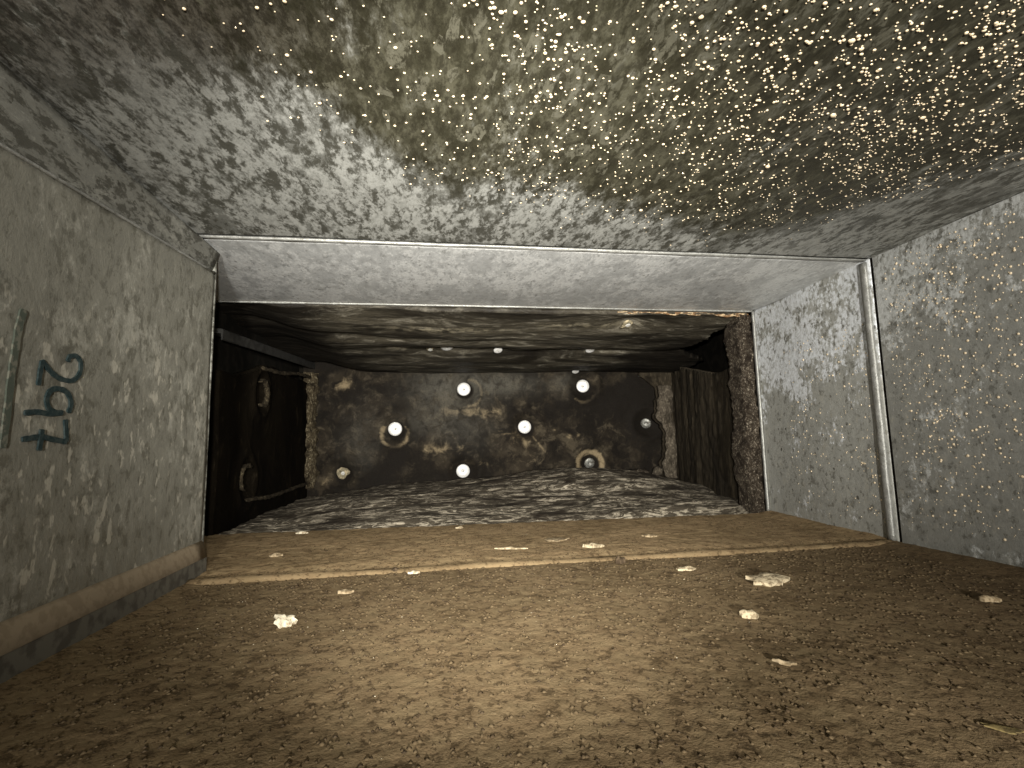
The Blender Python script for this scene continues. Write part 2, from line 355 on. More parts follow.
# left wall: plain lower sheet up to a rising fold, then a narrower folded strip
YE = .695
def ztop(y): return .3559+.0757*(y-.3632)
def wl_pt(u, v):
    y = YB+(YE-YB)*u**.75; z = .030+(ztop(y)-.030)*v
    return XL+.001*fbm(y*7, z*7, 2, 81), y, z
wl = grid('wall_left', 120, 60, wl_pt, M_wl, thick=(-.006, 0, 0))
tag(wl, 'grey galvanised side wall with pale splash marks and handwritten numbers', kind='structure')
def ws_pt(u, v):
    y = YB+(YE-.002-YB)*u; zt = .4065; z = ztop(y)+.001+(zt-ztop(y))*v
    return XL-.0035+.0085*v+.0006*fbm(y*20, v*2, 2, 83), y, z
ws = grid('trim_6', 100, 10, ws_pt, M_strip, thick=(-.006, 0, 0)); tag(ws, 'narrow folded zinc strip between the numbered wall and the ceiling', kind='structure')
# bright raw edges of the left wall: fold line and end edge
path = [((XL+.0005, y, ztop(y)), (1, 0, 0), (0, 0, 1)) for y in np.linspace(YB, YE, 40)]
recalc(sweep('fold_edge', [(-.002, -.001), (.0012, -.0012), (.0016, .0006), (-.001, .0014)], path, M_lip, ws, jit=.0006))
path = [((XL-.003, YE, z), (1, 0, 0), (0, 1, 0)) for z in np.linspace(.001, .405, 40)]
recalc(sweep('end_edge', [(-.004, -.002), (.0030, -.002), (.0038, .001), (.002, .003), (-.004, .003)], path, M_strip, wl, jit=.0006))
# dusty bottom flange of the left wall
prof = [(-.006, .037), (.000, .0375), (.0022, .034), (.0060, .0185), (.0060, -.004), (-.006, -.004)]
M_fl = simple('dust_on_flange', (.25, .20, .135), .9, 0, (.21, .165, .11), 120, .0004, .1)
M_foot = simple('shade_dark_flange_zinc', (.105, .095, .072), .8, .1, (.06, .052, .038), 70)  # flange colour darkened to paint shade on its upright face
b1 = sharp(recalc(sweep('baseboard_left', prof, [((XL, y, 0), (1, 0, 0), (0, 0, 1)) for y in np.linspace(YB, YE, 60)], M_foot, jit=.0006)), 30)
tag(b1, 'low flange along the foot of the numbered wall, tan dust on its slope', kind='structure')
prof = [(.0002, .0385), (.0030, .0350), (.0070, .0190), (.0055, .0180), (.0018, .0335), (-.002, .037)]
o = recalc(sweep('dust_layer', prof, [((XL, y, 0), (1, 0, 0), (0, 0, 1)) for y in np.linspace(YB+.01, YE-.002, 60)], M_fl, b1, jit=0))
o['label'] = 'tan dust settled on the sloping flange'
# return of the left wall and the side of the widened section behind it
o = grid('wall_left.001', 8, 8, lambda u, v: (XL-.006-.15*u, YE+.002+0*u, .43*v-.004), M_back_tin); tag(o, 'short return behind the end of the numbered wall', kind='structure')
o = grid('wall_left.002', 8, 8, lambda u, v: (-.445+0*u, YE+.002+(YO-YE+.05)*u, .43*v-.006), M_back_tin, thick=(-.006, 0, 0)); tag(o, 'hidden side of the widened duct before the dark opening', kind='structure')

# ------------------------------------------------------------------ writing on the left wall
def ribbon(name, pts, width, mat, parent, x=XL+.0016):
    """flat pen stroke lying on the wall: pts (y, z), closed thin slab"""
    P = [Vector((0, a, b)) for a, b in pts]
    # resample with Catmull-Rom
    Q = []
    for i in range(len(P)-1):
        p0 = P[max(i-1, 0)]; p1 = P[i]; p2 = P[i+1]; p3 = P[min(i+2, len(P)-1)]
        for k in range(6):
            t = k/6; Q.append(.5*((2*p1)+(p2-p0)*t+(2*p0-5*p1+4*p2-p3)*t*t+(3*p1-p0-3*p2+p3)*t**3))
    Q.append(P[-1]); V = []; Fq = []
    for i, q in enumerate(Q):
        tg = (Q[min(i+1, len(Q)-1)]-Q[max(i-1, 0)]).normalized(); nn = Vector((0, -tg.z, tg.y))
        w = width*(.5+.04*math.sin(i*1.3))*(.65 if i in (0, len(Q)-1) else 1)
        for s, dx in ((-1, 0), (1, 0), (1, -.0012), (-1, -.0012)): V.append(q+nn*s*w+Vector((x+dx, 0, 0)))
    for i in range(len(Q)-1):
        for k in range(4): a = i*4+k; b = i*4+(k+1) % 4; Fq.append((a, b, b+4, a+4))
    Fq.append((3, 2, 1, 0)); m = (len(Q)-1)*4; Fq.append((m, m+1, m+2, m+3))
    return recalc(from_arrays(name, V, Fq, mat, parent, False))
def wall_pt(px, py):         # a mark read off the wall: its place on the plane x = XL
    r = cam.matrix_world.to_3x3() @ _d(px, py); t = XL/r.x
    return (t*r.y, .15+t*r.z)
def join_strokes(name, strokes, width, mat, parent, label):
    parts = [ribbon(name, [wall_pt(a/5.91, 340+b/5.91) for a, b in s], width, mat, None, XL+.0016+.0002*i) for i, s in enumerate(strokes)]
    bm = bmesh.new()
    for p in parts: bm.from_mesh(p.data)
    for p in parts[1:]: bpy.data.objects.remove(p)
    bm.to_mesh(parts[0].data); bm.free(); parts[0].parent = parent; parts[0]['label'] = label
    return parts[0]
WI = .0036
join_strokes('marker_digit', [[(392, 128), (405, 98), (440, 95), (468, 130), (465, 190), (430, 235), (385, 240), (335, 222), (285, 180), (240, 122)], [(240, 122), (228, 180), (215, 268)]], WI, M_ink, wl, 'dark teal handwritten digit 2, turned on its side')
join_strokes('marker_digit', [[(395, 430), (412, 375), (390, 315), (340, 288), (290, 300), (266, 350), (280, 405), (320, 430), (360, 428)], [(360, 430), (280, 436), (200, 425), (132, 432)]], WI*1.1, M_ink, wl, 'dark teal handwritten digit 9, turned on its side')
join_strokes('marker_digit', [[(378, 470), (382, 540), (383, 603)], [(383, 603), (300, 588), (230, 572), (170, 580), (118, 588)], [(235, 528), (228, 590), (218, 655)]], WI*1.1, M_ink, wl, 'dark teal handwritten crossed digit 7, turned on its side')
join_strokes('marker_line', [[(130, -180), (98, -60), (80, 60), (58, 200), (35, 400), (5, 640)]], .0055, M_ink_faint, wl, 'faded green marker line beside the numbers')

# ------------------------------------------------------------------ the chamber behind the opening
CB, CXL, CXR = 1.6, -.386, .765
pins = [  # x, z, kind, label, tilt, radius
    (.082, .325, 'bright', 'bright round steel cap high on the dark back board, over brown crusty stains', (0, 0), .0215),
    (.473, .333, 'bright', 'bright round steel cap high on the back board, above a plain dark patch', (0, 0), .0215),
    (-.131, .202, 'bright', 'bright round steel cap inside a pale ring, above a black sooty run', (.05, -.02), .0215),
    (.276, .202, 'bright', 'bright round steel cap at mid height, above a star of rusty scratches', (.02, 0), .0215),
    (.077, .068, 'dim', 'slightly worn round steel cap low on the back board, just above the fibre mat', (.12, .05), .0215),
    (.487, .082, 'dull', 'dull grey cap low on the back board, under a tan arched ring', (.28, .15), .0175),
    (.688, .208, 'dull', 'dull dark cap alone in the sooty part beside the torn corner', (.3, -.25), .0175),
    (-.286, .072, 'rust', 'corroded crusty cap low on the back board beside the flaking corner', (.1, .1), .0190),
]
def back_h(x, z):
    h = .006*fbm(x*5, z*5, 3, 91)+.0025*fbm(x*22, z*22, 3, 95)
    for p in pins:
        r = np.hypot(x-p[0], z-p[1]); h = h+.016*np.exp(-(r/.034)**2)-.006*np.exp(-((r-.052)/.014)**2)
    return h
def back_pt(u, v):
    x = CXL-.02+(CXR+.04-CXL)*u; z = -.01+.45*v
    return x, CB+back_h(x, z), z
def tan_fn(u, v):
    x, y, z = back_pt(u, v); a = 0*x
    for c in [(.10, .252, .05, .018, .8), (.03, .25, .03, .02, .6), (.15, .245, .025, .02, .7), (.185, .25, .02, .025, .6), (.00, .14, .05, .022, .75), (.07, .135, .03, .02, .45), (.245, .165, .035, .025, .6), (.275, .155, .025, .022, .7), (.29, .11, .09, .035, .35), (.42, .17, .012, .012, .7), (.45, .172, .01, .01, .7),
              (-.288, .342, .026, .024, 1.0), (.20, .19, .02, .004, .5), (.37, .19, .012, .004, .9), (.14, .09, .02, .01, .5), (-.33, .05, .03, .02, .5)]:
        a = np.maximum(a, c[4]*blob(x, z, *c[:4]))
    # scratch running down from the middle cap
    t = np.clip(((x-.30)*.07+(z-.17)*-.085)/(.07**2+.085**2), 0, 1); dd = np.hypot(x-(.30+.07*t), z-(.17-.085*t)); a = np.maximum(a, .75*np.exp(-(dd/.0045)**2)*(1-.5*t))
    t = np.clip(((x-.24))/(-.06), 0, 1); dd = np.hypot(x-(.24-.06*t), z-(.182-.004*t)); a = np.maximum(a, .6*np.exp(-(dd/.004)**2))
    r = np.hypot(x-.487, z-.078); a = np.maximum(a, 1.15*np.exp(-((r-.040)/.010)**2)*(z > .062))
    r = np.hypot(x+.131, z-.186); a = np.maximum(a, .75*np.exp(-((r-.040)/.008)**2)*(z < .212))
    r = np.hypot(x-.095, z-.312); a = np.maximum(a, .7*np.exp(-((r-.043)/.007)**2)*(x > .09))
    r = np.hypot(x-.473, z-.320); a = np.maximum(a, .55*np.exp(-((r-.040)/.008)**2)*(z < .315))
    return a
def grey_fn(u, v):
    x, y, z = back_pt(u, v)
    return np.clip(blob(x, z, .04, .33, .12, .06)+.8*blob(x, z, .22, .34, .10, .035)+.5*blob(x, z, -.03, .23, .08, .05)+.5*blob(x, z, .40, .345, .04, .04)+.45*blob(x, z, .09, .20, .09, .06)+.4*blob(x, z, -.23, .17, .06, .10), 0, 1)
def soot_shade_fn(u, v):
    x, y, z = back_pt(u, v)
    a = .95*blob(x, z, -.135, .11, .055, .055)+.9*blob(x, z, -.20, .04, .06, .04)+.55*blob(x, z, -.11, .27, .05, .05)+1.0*blob(x, z, .69, .22, .11, .12)+.9*blob(x, z, .63, .31, .09, .05)+.55*blob(x, z, .52, .27, .08, .05)+.5*blob(x, z, .36, .27, .08, .05)+.7*blob(x, z, .02, .05, .05, .03)+.45*blob(x, z, .2, .05, .12, .03)+.5*blob(x, z, .14, .325, .01, .03)+.9*blob(x, z, -.36, .41, .08, .04)
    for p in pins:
        r = np.hypot(x-p[0]-.004, z-p[1]+.005); a = np.maximum(a, 1.0*np.exp(-(r/.030)**4))  # dark disc behind each cap, offset down and right: painted shade
    return np.clip(a, 0, 1.2)
wb = grid('wall_back', 330, 140, back_pt, M_back, attrs={'tan': tan_fn, 'grey': grey_fn, 'soot_shade': soot_shade_fn}, flip=True)
tag(wb, 'dark stained duct board closing the end of the opening', kind='structure')

def cap_mesh(name, r, h, mat, seg=20, mark=True):
    prof = [(0, -h*.55), (r*.10, -h*.60), (r*.2, -h*.92), (r*.45, -h), (r*.88, -h*.90), (r*.98, -h*.55), (r, 0), (r*.9, h*.25), (0, h*.25)]
    V = [(0, prof[0][1], 0)]; Fq = []
    for k, (a, b) in enumerate(prof[1:-1]):
        for s in range(seg):
            th = 2*math.pi*s/seg; V.append((a*math.cos(th), b, a*math.sin(th)))
    V.append((0, prof[-1][1], 0)); n = len(prof)-2
    for s in range(seg): Fq.append((0, 1+s, 1+(s+1) % seg))
    for k in range(n-1):
        for s in range(seg): a = 1+k*seg+s; b = 1+k*seg+(s+1) % seg; Fq.append((a, a+seg, b+seg, b))
    for s in range(seg): Fq.append((len(V)-1, 1+(n-1)*seg+(s+1) % seg, 1+(n-1)*seg+s))
    me = bpy.data.meshes.new(name); me.from_pydata(V, [], Fq); me.materials.append(mat)
    me.polygons.foreach_set('use_smooth', [True]*len(me.polygons)); return me
def rod_mesh(name, r, l, mat, seg=10):
    bm = bmesh.new(); bmesh.ops.create_cone(bm, cap_ends=True, segments=seg, radius1=r, radius2=r, depth=l, matrix=Matrix.Translation((0, l/2, 0)) @ Matrix.Rotation(math.pi/2, 4, 'X'))
    me = bpy.data.meshes.new(name); bm.to_mesh(me); bm.free(); me.materials.append(mat); return me
def irregular(me, amp, seed):
    for v in me.vertices:
        v.co.x += (vnoise(v.co.x*160+seed, v.co.z*160, seed)-.5)*amp; v.co.z += (vnoise(v.co.z*160+seed, v.co.x*160, seed+1)-.5)*amp
MATS = {'bright': M_pin, 'dim': M_pin, 'dull': M_pin_dull, 'rust': M_pin_rust}
shank = rod_mesh('shank', .0022, .030, M_shaft)
def pin(x, y, z, rot, kind, label, r, cat='fastener', group=None):
    e = bpy.data.objects.new('insulation_pin', None); COL.objects.link(e); e.empty_display_size = .01
    e.location = (x, y, z); e.rotation_euler = rot; tag(e, label, cat, group)
    me = cap_mesh('cap', r, .0045, MATS[kind])
    if kind == 'rust': irregular(me, .010, int(abs(x)*1000))
    o = bpy.data.objects.new('cap', me); COL.objects.link(o); o.parent = e
    s = bpy.data.objects.new('shank', shank); COL.objects.link(s); s.parent = e
    d = cap_mesh('center_mark', .0028 if kind != 'rust' else .006, .0016, M_dent, 12); o2 = bpy.data.objects.new('center_mark', d); COL.objects.link(o2); o2.parent = o; o2.location = (.001, -.0035, -.0005)
    return e
for p in pins:
    h = float(back_h(np.array(p[0]), np.array(p[1])))
    aim = math.atan2(p[0], 1.6)*.55
    pin(p[0], CB+h-.009, p[1], (p[4][0], 0, -aim+p[4][1]), p[2], p[3], p[5], group='insulation pins on the back board')

# chamber left wall of liner board
def lw_pt(u, v):
    y = .97+(CB-.97+.01)*u; z = -.012+.36*v
    d = .003*fbm(y*7, z*7, 3, 101)
    for (cy, cz) in ((1.18, .272), (1.111, .087)):
        r = np.hypot(y-cy, z-cz); d = d+.022*np.exp(-(r/.030)**2)-.008*np.exp(-((r-.05)/.014)**2)
    return CXL-.002-d, y, z
def lw_top(y): return .335+.012*vnoise(y*14, y*3, 5)-.05*sstep(.25, .0, y-1.0)
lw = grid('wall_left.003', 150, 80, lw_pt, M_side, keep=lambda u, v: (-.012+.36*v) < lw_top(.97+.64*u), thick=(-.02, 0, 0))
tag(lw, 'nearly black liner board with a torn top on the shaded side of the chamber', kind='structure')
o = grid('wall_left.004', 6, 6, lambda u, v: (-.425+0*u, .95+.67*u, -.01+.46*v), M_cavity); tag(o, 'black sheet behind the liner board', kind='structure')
for cy, cz, lab in ((1.18, .272, 'crescent-shaped pale cup pressed into the dark side board, upper one'), (1.111, .087, 'dark cup with a pale rim pressed into the side board, lower one')):
    V = []; Fq = []; n = 22
    for i in range(n):
        th = math.radians(-110+i*230/(n-1)) if cz > .2 else math.radians(60+i*170/(n-1))
        w = .010*math.sin(math.pi*(i+.5)/n)+.002
        for dr, dx in ((0, .004), (w, .007), (w, -.003), (0, -.003)):
            rr = .030+dr+.002*math.sin(i*2.1); V.append((CXL+dx, cy+rr*math.cos(th), cz+rr*math.sin(th)*.85))
    for i in range(n-1):
        for k in range(4): a = i*4+k; b = i*4+(k+1) % 4; Fq.append((a, b, b+4, a+4))
    Fq += [(0, 1, 2, 3), tuple((n-1)*4+k for k in (3, 2, 1, 0))]
    o = recalc(from_arrays('dimple_rim', V, Fq, M_rim, None, True)); tag(o, lab, 'dimple', 'dimples in the side board')
# torn glue line near the top and foot of that board
def rag(name, pts, r, mat, label, cat, seed, steps=60, flat=1.0):
    P = [Vector(p) for p in pts]; Q = []
    for i in range(steps):
        t = i/(steps-1)*(len(P)-1); k = min(int(t), len(P)-2); Q.append(P[k].lerp(P[k+1], t-k))
    V = []; Fq = []; m = 9
    for i, q in enumerate(Q):
        tg = (Q[min(i+1, steps-1)]-Q[max(i-1, 0)]).normalized(); a = tg.orthogonal().normalized(); b = tg.cross(a)
        for k in range(m):
            th = 2*math.pi*k/m; rr = r*(.45+1.25*vnoise(i*.9, k*1.1, seed))*(.5 if i in (0, steps-1) else 1)
            V.append(q+a*rr*math.cos(th)*flat+b*rr*math.sin(th))
    for i in range(steps-1):
        for k in range(m): x = i*m+k; y = i*m+(k+1) % m; Fq.append((x, y, y+m, x+m))
    Fq += [tuple(range(m-1, -1, -1)), tuple((steps-1)*m+k for k in range(m))]
    o = recalc(from_arrays(name, V, Fq, mat, None, True))
    if label: tag(o, label, cat)
    return o
rag('torn_seam', [(CXL+.004, 1.16, .325), (CXL+.006, 1.30, .333), (CXL+.008, 1.44, .352), (CXL+.006, 1.58, .360)], .004, M_rim, 'ragged pale tear along the top of the dark side board', 'torn edge', 3)
rag('torn_seam', [(CXL+.004, 1.10, .048), (CXL+.006, 1.25, .040), (CXL+.008, 1.40, .044), (CXL+.006, 1.57, .046)], .004, M_rim, 'ragged pale tear along the foot of the dark side board', 'torn edge', 8)
# flaking corner post of adhesive and board
def post_pt(u, v):
    z = .030+.345*v; r = .026*(.65+.7*vnoise(v*24, 2.0, 31)); a = -.25+u*(math.pi/2+.5)
    n = .010*fbm(u*5, v*30, 4, 33)
    return CXL-.006+(r+n)*np.sin(a)*1.0+.004, CB+.006-(r+n)*np.cos(a)*1.2, z
post = grid('corner_crust', 22, 130, post_pt, M_flaky, thick=(-.012, .012, 0)); tag(recalc(post), 'crusty flaking strip of old adhesive filling the chamber corner', 'adhesive crust')
# small curled chips on that corner
for i, (z, w, h, a) in enumerate([(.355, .016, .03, .3), (.31, .010, .045, -.2), (.255, .008, .05, .1), (.175, .013, .055, -.1), (.12, .018, .04, .4), (.075, .020, .05, -.3)]):
    def cp(u, v, z=z, w=w, h=h, a=a, i=i):
        xx = (u-.5)*w*(1-.6*np.abs(v-.5)*2*vnoise(v*5, i, 8)); zz = (v-.5)*h
        return CXL+.022+xx*math.cos(a), CB-.032-.008*np.cos(u*3)+xx*math.sin(a), z+zz
    recalc(grid('chip', 5, 8, cp, M_flaky, post, thick=(0, .002, 0)))

# dark bar along the top of the left side
path = [((CXL+.003, y, .352+.050*(y-.9)/.7), (1, 0, 0), (0, 0, 1)) for y in np.linspace(.93, 1.595, 12)]
o = sweep('angle_strip', [(-.012, .006), (.010, .006), (.012, .004), (.012, -.013), (.009, -.014), (.008, -.002), (-.012, -.002)], path, M_bar, jit=.0008); sharp(recalc(o)); tag(o, 'dark grey metal angle strip along the top of the shaded side board', 'metal strip')

# ceiling liner: sagging, creased, pulled up where it is pinned
cpins = [(.024, 1.29, .013), (.155, 1.285, .009), (.409, 1.304, .010), (.438, 1.56, .009), (.405, 1.02, .010), (-.02, 1.31, .007)]
def cl_z(x, y):
    base = .409-.030*sstep(.95, 1.6, y)
    z = base-.016*np.sin(np.clip((y-.95)/.34, 0, 1)*math.pi)-.012*np.sin(np.clip((y-1.30)/.30, 0, 1)*math.pi)
    z = z+.016*np.exp(-((y-1.295-.03*np.sin(x*6))/.016)**2)*sstep(-.25, 0, x)+.007*np.exp(-((y-1.12-.05*np.sin(x*4+1))/.02)**2)*sstep(.45, .1, x)           # crease
    z = z+.009*fbm(x*3+y*1.5, y*9, 4, 111)+.003*fbm(x*9, y*34, 3, 115)
    for cx, cy, r in cpins: z = z+.012*np.exp(-((x-cx)**2/.0012+(y-cy)**2/.0009))
    # left side curls away to leave a black gap over the strip; right side likewise
    z = z+.03*sstep(-.26, -.40, x-.10*(y-1.0))
    return np.minimum(z, .445)
def cl_edge(y): return .655-.04*sstep(1.0, 1.25, y)+.03*(vnoise(y*15, 1, 3)-.5)+.26*sstep(1.22, 1.45, y)
def cl_pt(u, v):
    y = YO+.006+(CB+.01-YO-.006)*v; x = -.43+1.20*u
    return x, y, cl_z(x, y)
def cl_pale(u, v):  # pale patches along the roof crease and near the front edge
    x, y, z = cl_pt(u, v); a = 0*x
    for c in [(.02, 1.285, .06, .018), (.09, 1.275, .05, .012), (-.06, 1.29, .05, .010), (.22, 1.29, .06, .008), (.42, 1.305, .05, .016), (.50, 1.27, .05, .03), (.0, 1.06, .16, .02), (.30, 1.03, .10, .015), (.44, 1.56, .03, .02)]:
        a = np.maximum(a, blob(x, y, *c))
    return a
def cl_shade(u, v):  # left side darkened to paint the shade there; right and back darker too
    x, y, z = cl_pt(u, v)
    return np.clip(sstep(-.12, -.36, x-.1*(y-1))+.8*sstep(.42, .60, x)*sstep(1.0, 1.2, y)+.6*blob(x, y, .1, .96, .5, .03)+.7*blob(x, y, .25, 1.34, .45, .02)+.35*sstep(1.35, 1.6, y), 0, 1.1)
cl = grid('ceiling_liner', 240, 180, cl_pt, M_ceil_liner, attrs={'crust': cl_pale, 'soot_shade': cl_shade}, keep=lambda u, v: (-.43+1.20*u) < cl_edge(YO+(CB-YO)*v), thick=(0, 0, .012))
tag(cl, 'sagging creased black fibre liner hanging under the chamber roof', 'duct liner')
o = grid('added_backing_sheet', 6, 6, lambda u, v: (-.46+1.35*u, 1.66+0*u, -.04+.53*v), M_cavity); tag(o, 'added black sheet behind the stained back board, shutting out world light', kind='structure')  # unseen backing added to stop world light coming through the roof gap
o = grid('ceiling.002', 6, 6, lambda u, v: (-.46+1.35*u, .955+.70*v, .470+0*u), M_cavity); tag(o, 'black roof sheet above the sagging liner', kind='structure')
clab = ['pale mounded cap where the liner roof crease is widest', 'thin bright cap on the liner roof crease, between the two larger ones', 'shiny tilted cap at the far side of the roof crease', 'small cap on the roof liner right above the back board', 'brown-edged cap on the roof liner just inside the opening', 'pale lump of glue on the roof crease']
for (cx, cy, r), lb in zip(cpins, clab):
    pin(cx, cy, float(cl_z(np.array(cx), np.array(cy)))-(.019 if abs(cy-1.297) < .0075 and r > .0095 else .011), (math.radians(90)-.45, 0, .2), 'rust' if r < .008 or cy < 1.1 else 'dim', lb, r*1.3, group='pins in the roof liner')

# floor mat of matted fibre
def mt_z(x, y):
    s = (y-.965)/(CB-.965)
    z = .004+.030*np.sin(np.clip(s*1.25, 0, 1)*math.pi/2)*sstep(-.44, -.1, x)+.006*sstep(-.05, .3, x)
    z = z+.042*blob(x, y, .40, 1.34, .30, .17)*1.0+.006*blob(x, y, 0, 1.4, .35, .2)-.022*sstep(.50, .72, x)*sstep(1.05, 1.2, y)+.010*blob(x, y, -.05, 1.25, .2, .2)
    z = z+.006*fbm(x*4, y*14, 4, 121)+.0035*fbm(x*16, y*50, 3, 125)
    z = z*sstep(-.01, .03, y-.965)-.002
    return z
def mt_pt(u, v):
    y = .962+(CB+.015-.962)*v+.012*(1-v)*(1-u); x = CXL-.012+(1.17)*u
    xr = .655+.115*(y-.96)/.64
    x = CXL+.004+(xr-CXL-.004)*u
    return x, y, mt_z(x, y)
mt = grid('floor_liner', 300, 170, mt_pt, M_mat, thick=(0, 0, -.02)); tag(mt, 'streaky matted fibre liner bulging over the chamber floor', 'duct liner')
o = grid('floor.002', 6, 6, lambda u, v: (-.46+1.35*u, .98+.70*v, -.03+0*u), M_cavity); tag(o, 'black sheet under the fibre mat', kind='structure')
rag('fibre_roll', [(.46, 1.33, .052), (.50, 1.36, .058), (.55, 1.385, .062), (.60, 1.40, .060)], .0065, M_torn, 'pale curled roll of fibre lying on the mat below the dull caps', 'fibre roll', 41, 24)

# right side: torn board, flaring away behind the opening
def rw_x(y): return .632+.135*((y-.955)/(CB-.955))
def rw_top(y): return .300+.070*sstep(1.0, 1.6, y)+.014*vnoise(y*16, 3, 7)
def rw_pt(u, v):
    y = .975+(CB+.008-.975)*u; z = -.01+.40*v
    return rw_x(y)+.003+.006*fbm(y*30, z*3, 3, 131)+.003*fbm(y*60, z*60, 3, 133), y, z
M_rwall = liner_mat('streaked_brown_side_board', (.014, .0105, .006), (.050, .039, .024), (.105, .084, .054), (26, 26, 3), (.5, .66), .004, .85, .2)
rw = grid('wall_right.002', 130, 90, rw_pt, M_rwall, keep=lambda u, v: (-.01+.40*v) < rw_top(.975+.63*u), thick=(.018, 0, 0))
tag(rw, 'streaked brown liner board on the open side of the chamber, torn at the top', kind='structure')
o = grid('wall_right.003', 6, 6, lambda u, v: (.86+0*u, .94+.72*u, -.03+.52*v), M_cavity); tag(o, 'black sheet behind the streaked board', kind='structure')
# torn flap over the back corner: ragged left edge lying on the back board
def tf_edge(z): return .705+.020*(vnoise(z*40, 1, 9)-.5)*2+.010*(vnoise(z*110, 2, 9)-.5)-.06*sstep(.30, .375, z)+.012*sstep(.1, .06, z)
def tf_pt(u, v):
    z = .028+.350*v; xl = tf_edge(z)+.018; x = xl+(.775-xl)*u
    return x, CB-.030*sstep(0, .5, u)-.012+.004*fbm(x*40, z*40, 3, 141), z
tf = grid('torn_flap', 26, 120, tf_pt, M_rwall, thick=(0, .016, 0)); tag(recalc(tf), 'torn brown flap of liner curling over the chamber corner beside the lone dull cap', 'torn liner')
def te_pt(u, v):
    z = .028+.300*v; xl = tf_edge(z)+.012; w = .035+.035*vnoise(z*25, 5, 3)
    return xl+w*u, CB-.047-.006*np.sin(u*3.1)+.005*fbm(u*3, z*60, 3, 143), z
M_tedge = liner_mat('grey_torn_facing', (.035, .028, .019), (.11, .09, .066), (.24, .205, .15), (40, 40, 20), (.48, .64), .004, .9, .2)
o = grid('torn_facing', 12, 110, te_pt, M_tedge, tf, thick=(0, .006, 0)); recalc(o); o['label'] = 'pale ragged facing along the tear'
for (x, z, r) in ((.700, .052, .017), (.728, .060, .013), (.775-.015, .05, .012)):
    bm = bmesh.new(); bmesh.ops.create_icosphere(bm, subdivisions=3, radius=r)
    for v in bm.verts: v.co = v.co*(.7+.6*float(vnoise(v.co.x*150+5, v.co.z*150+v.co.y*90, int(x*100))))
    me = bpy.data.meshes.new('glue_lump'); bm.to_mesh(me); bm.free(); o = link('glue_lump', me, M_tedge, tf, True); o.location = (x, CB-.035, z)

# insulation edge in the opening: raw cut end on the right
def ie_in(z): return .622+.004*(vnoise(z*60, 1, 17)-.5)*2+.005*(vnoise(z*160, 2, 17)-.5)-.006*blob(z, 0, .12, 0, .03, 1)+.003*sstep(.1, .0, z)
def ie_pt(u, v):
    z = .002+.405*v; xi = ie_in(z); xo = .652+.004*0
    uu = np.clip(u*1.35-.35, 0, 1); side = np.clip(1-u/.26, 0, 1)
    return xi+(xo-xi)*uu, YO+.006+.045*side+.007*fbm(u*9, z*90, 4, 151)-.004*np.sin(uu*3.1), z
ie = grid('insulation_edge', 40, 240, ie_pt, M_torn, thick=(.004, .012, 0)); tag(recalc(ie), 'rough torn end of brown fibre insulation lining the upright edge of the opening', 'insulation')
# thin bright metal edge beside it, dark gap, and the rusty lip above
path = [((.6535, YO, z), (1, 0, 0), (0, 1, 0)) for z in np.linspace(.004, .414, 50)]
o = recalc(sweep('trim_7', [(-.002, -.004), (.0016, -.004), (.002, .004), (-.002, .004)], path, M_lip, jit=.0008)); tag(o, 'thin bright raw metal edge at the side of the opening', kind='structure')
path = [((x, YO, .4145), (0, 1, 0), (0, 0, 1)) for x in np.linspace(-.44, .656, 90)]
o = recalc(sweep('trim_8', [(-.001, -.0014), (.002, -.0016), (.003, .003), (-.001, .004)], path, M_lip, jit=.001)); tag(o, 'thin bright raw metal edge along the top of the opening', kind='structure')
def ru_pt(u, v):
    x = .36+.288*u; dz = (.002+.008*vnoise(x*60, 3, 5)*(.35+.65*u))
    return x, YO+.006+.002*fbm(x*80, v*5, 2, 3), .4115-dz*v
o = grid('rust_crust', 120, 5, ru_pt, M_rust, thick=(0, .006, 0)); tag(recalc(o), 'orange and cream rust crust under the corner of the opening top', 'rust')

# ------------------------------------------------------------------ debris on the floor
def floor_pos(px, py):
    r = cam.matrix_world.to_3x3() @ _d(px, py); t = -.15/r.z; return (t*r.x, t*r.y)
def flake(name, px, py, sx, sy, h, rot, mat, label, seed, tilt=(0, 0), curl=.0, cat='debris'):
    """irregular chip with thickness, bent and pitted"""
    x, y = floor_pos(px, py); n = 18; V = []; Fq = []; rings = 4
    rnd = random.Random(seed); ph = [rnd.uniform(.62, 1.15) for _ in range(n)]
    for side in (1, -1):
        for k in range(rings):
            f = (k+1)/rings
            for i in range(n):
                th = 2*math.pi*i/n; rr = f*(1+(ph[i]-1)*f)
                a = rr*math.cos(th)*sx/2; b = rr*math.sin(th)*sy/2
                c = h*(.5+.9*vnoise(a*300+seed, b*300, seed))*(1-.45*f*f) if side > 0 else -h*.15
                V.append((a, b, c+curl*f*f*(math.cos(th)**2)))
        V.append((0, 0, h*.8 if side > 0 else -h*.15))
    N = rings*n+1
    for s in (0, 1):
        o = s*N; c = o+N-1
        for i in range(n):
            j = (i+1) % n; q = (c, o+i, o+j); Fq.append(q if s == 0 else q[::-1])
            for k in range(rings-1):
                q = (o+k*n+i, o+(k+1)*n+i, o+(k+1)*n+j, o+k*n+j); Fq.append(q if s == 0 else q[::-1])
    for i in range(n):
        j = (i+1) % n; a = (rings-1)*n; Fq.append((a+i, a+N+i, a+N+j, a+j))
    o = recalc(from_arrays(name, V, Fq, mat, None, True)); sharp(o, 50)
    zf = float((floor_z(np.array(x), np.array(y))+(.0 if y < YJ else .0035)))
    o.location = (x, y, zf+.0006+h*.25); o.rotation_euler = (tilt[0], tilt[1], rot); tag(o, label, cat)
    return o
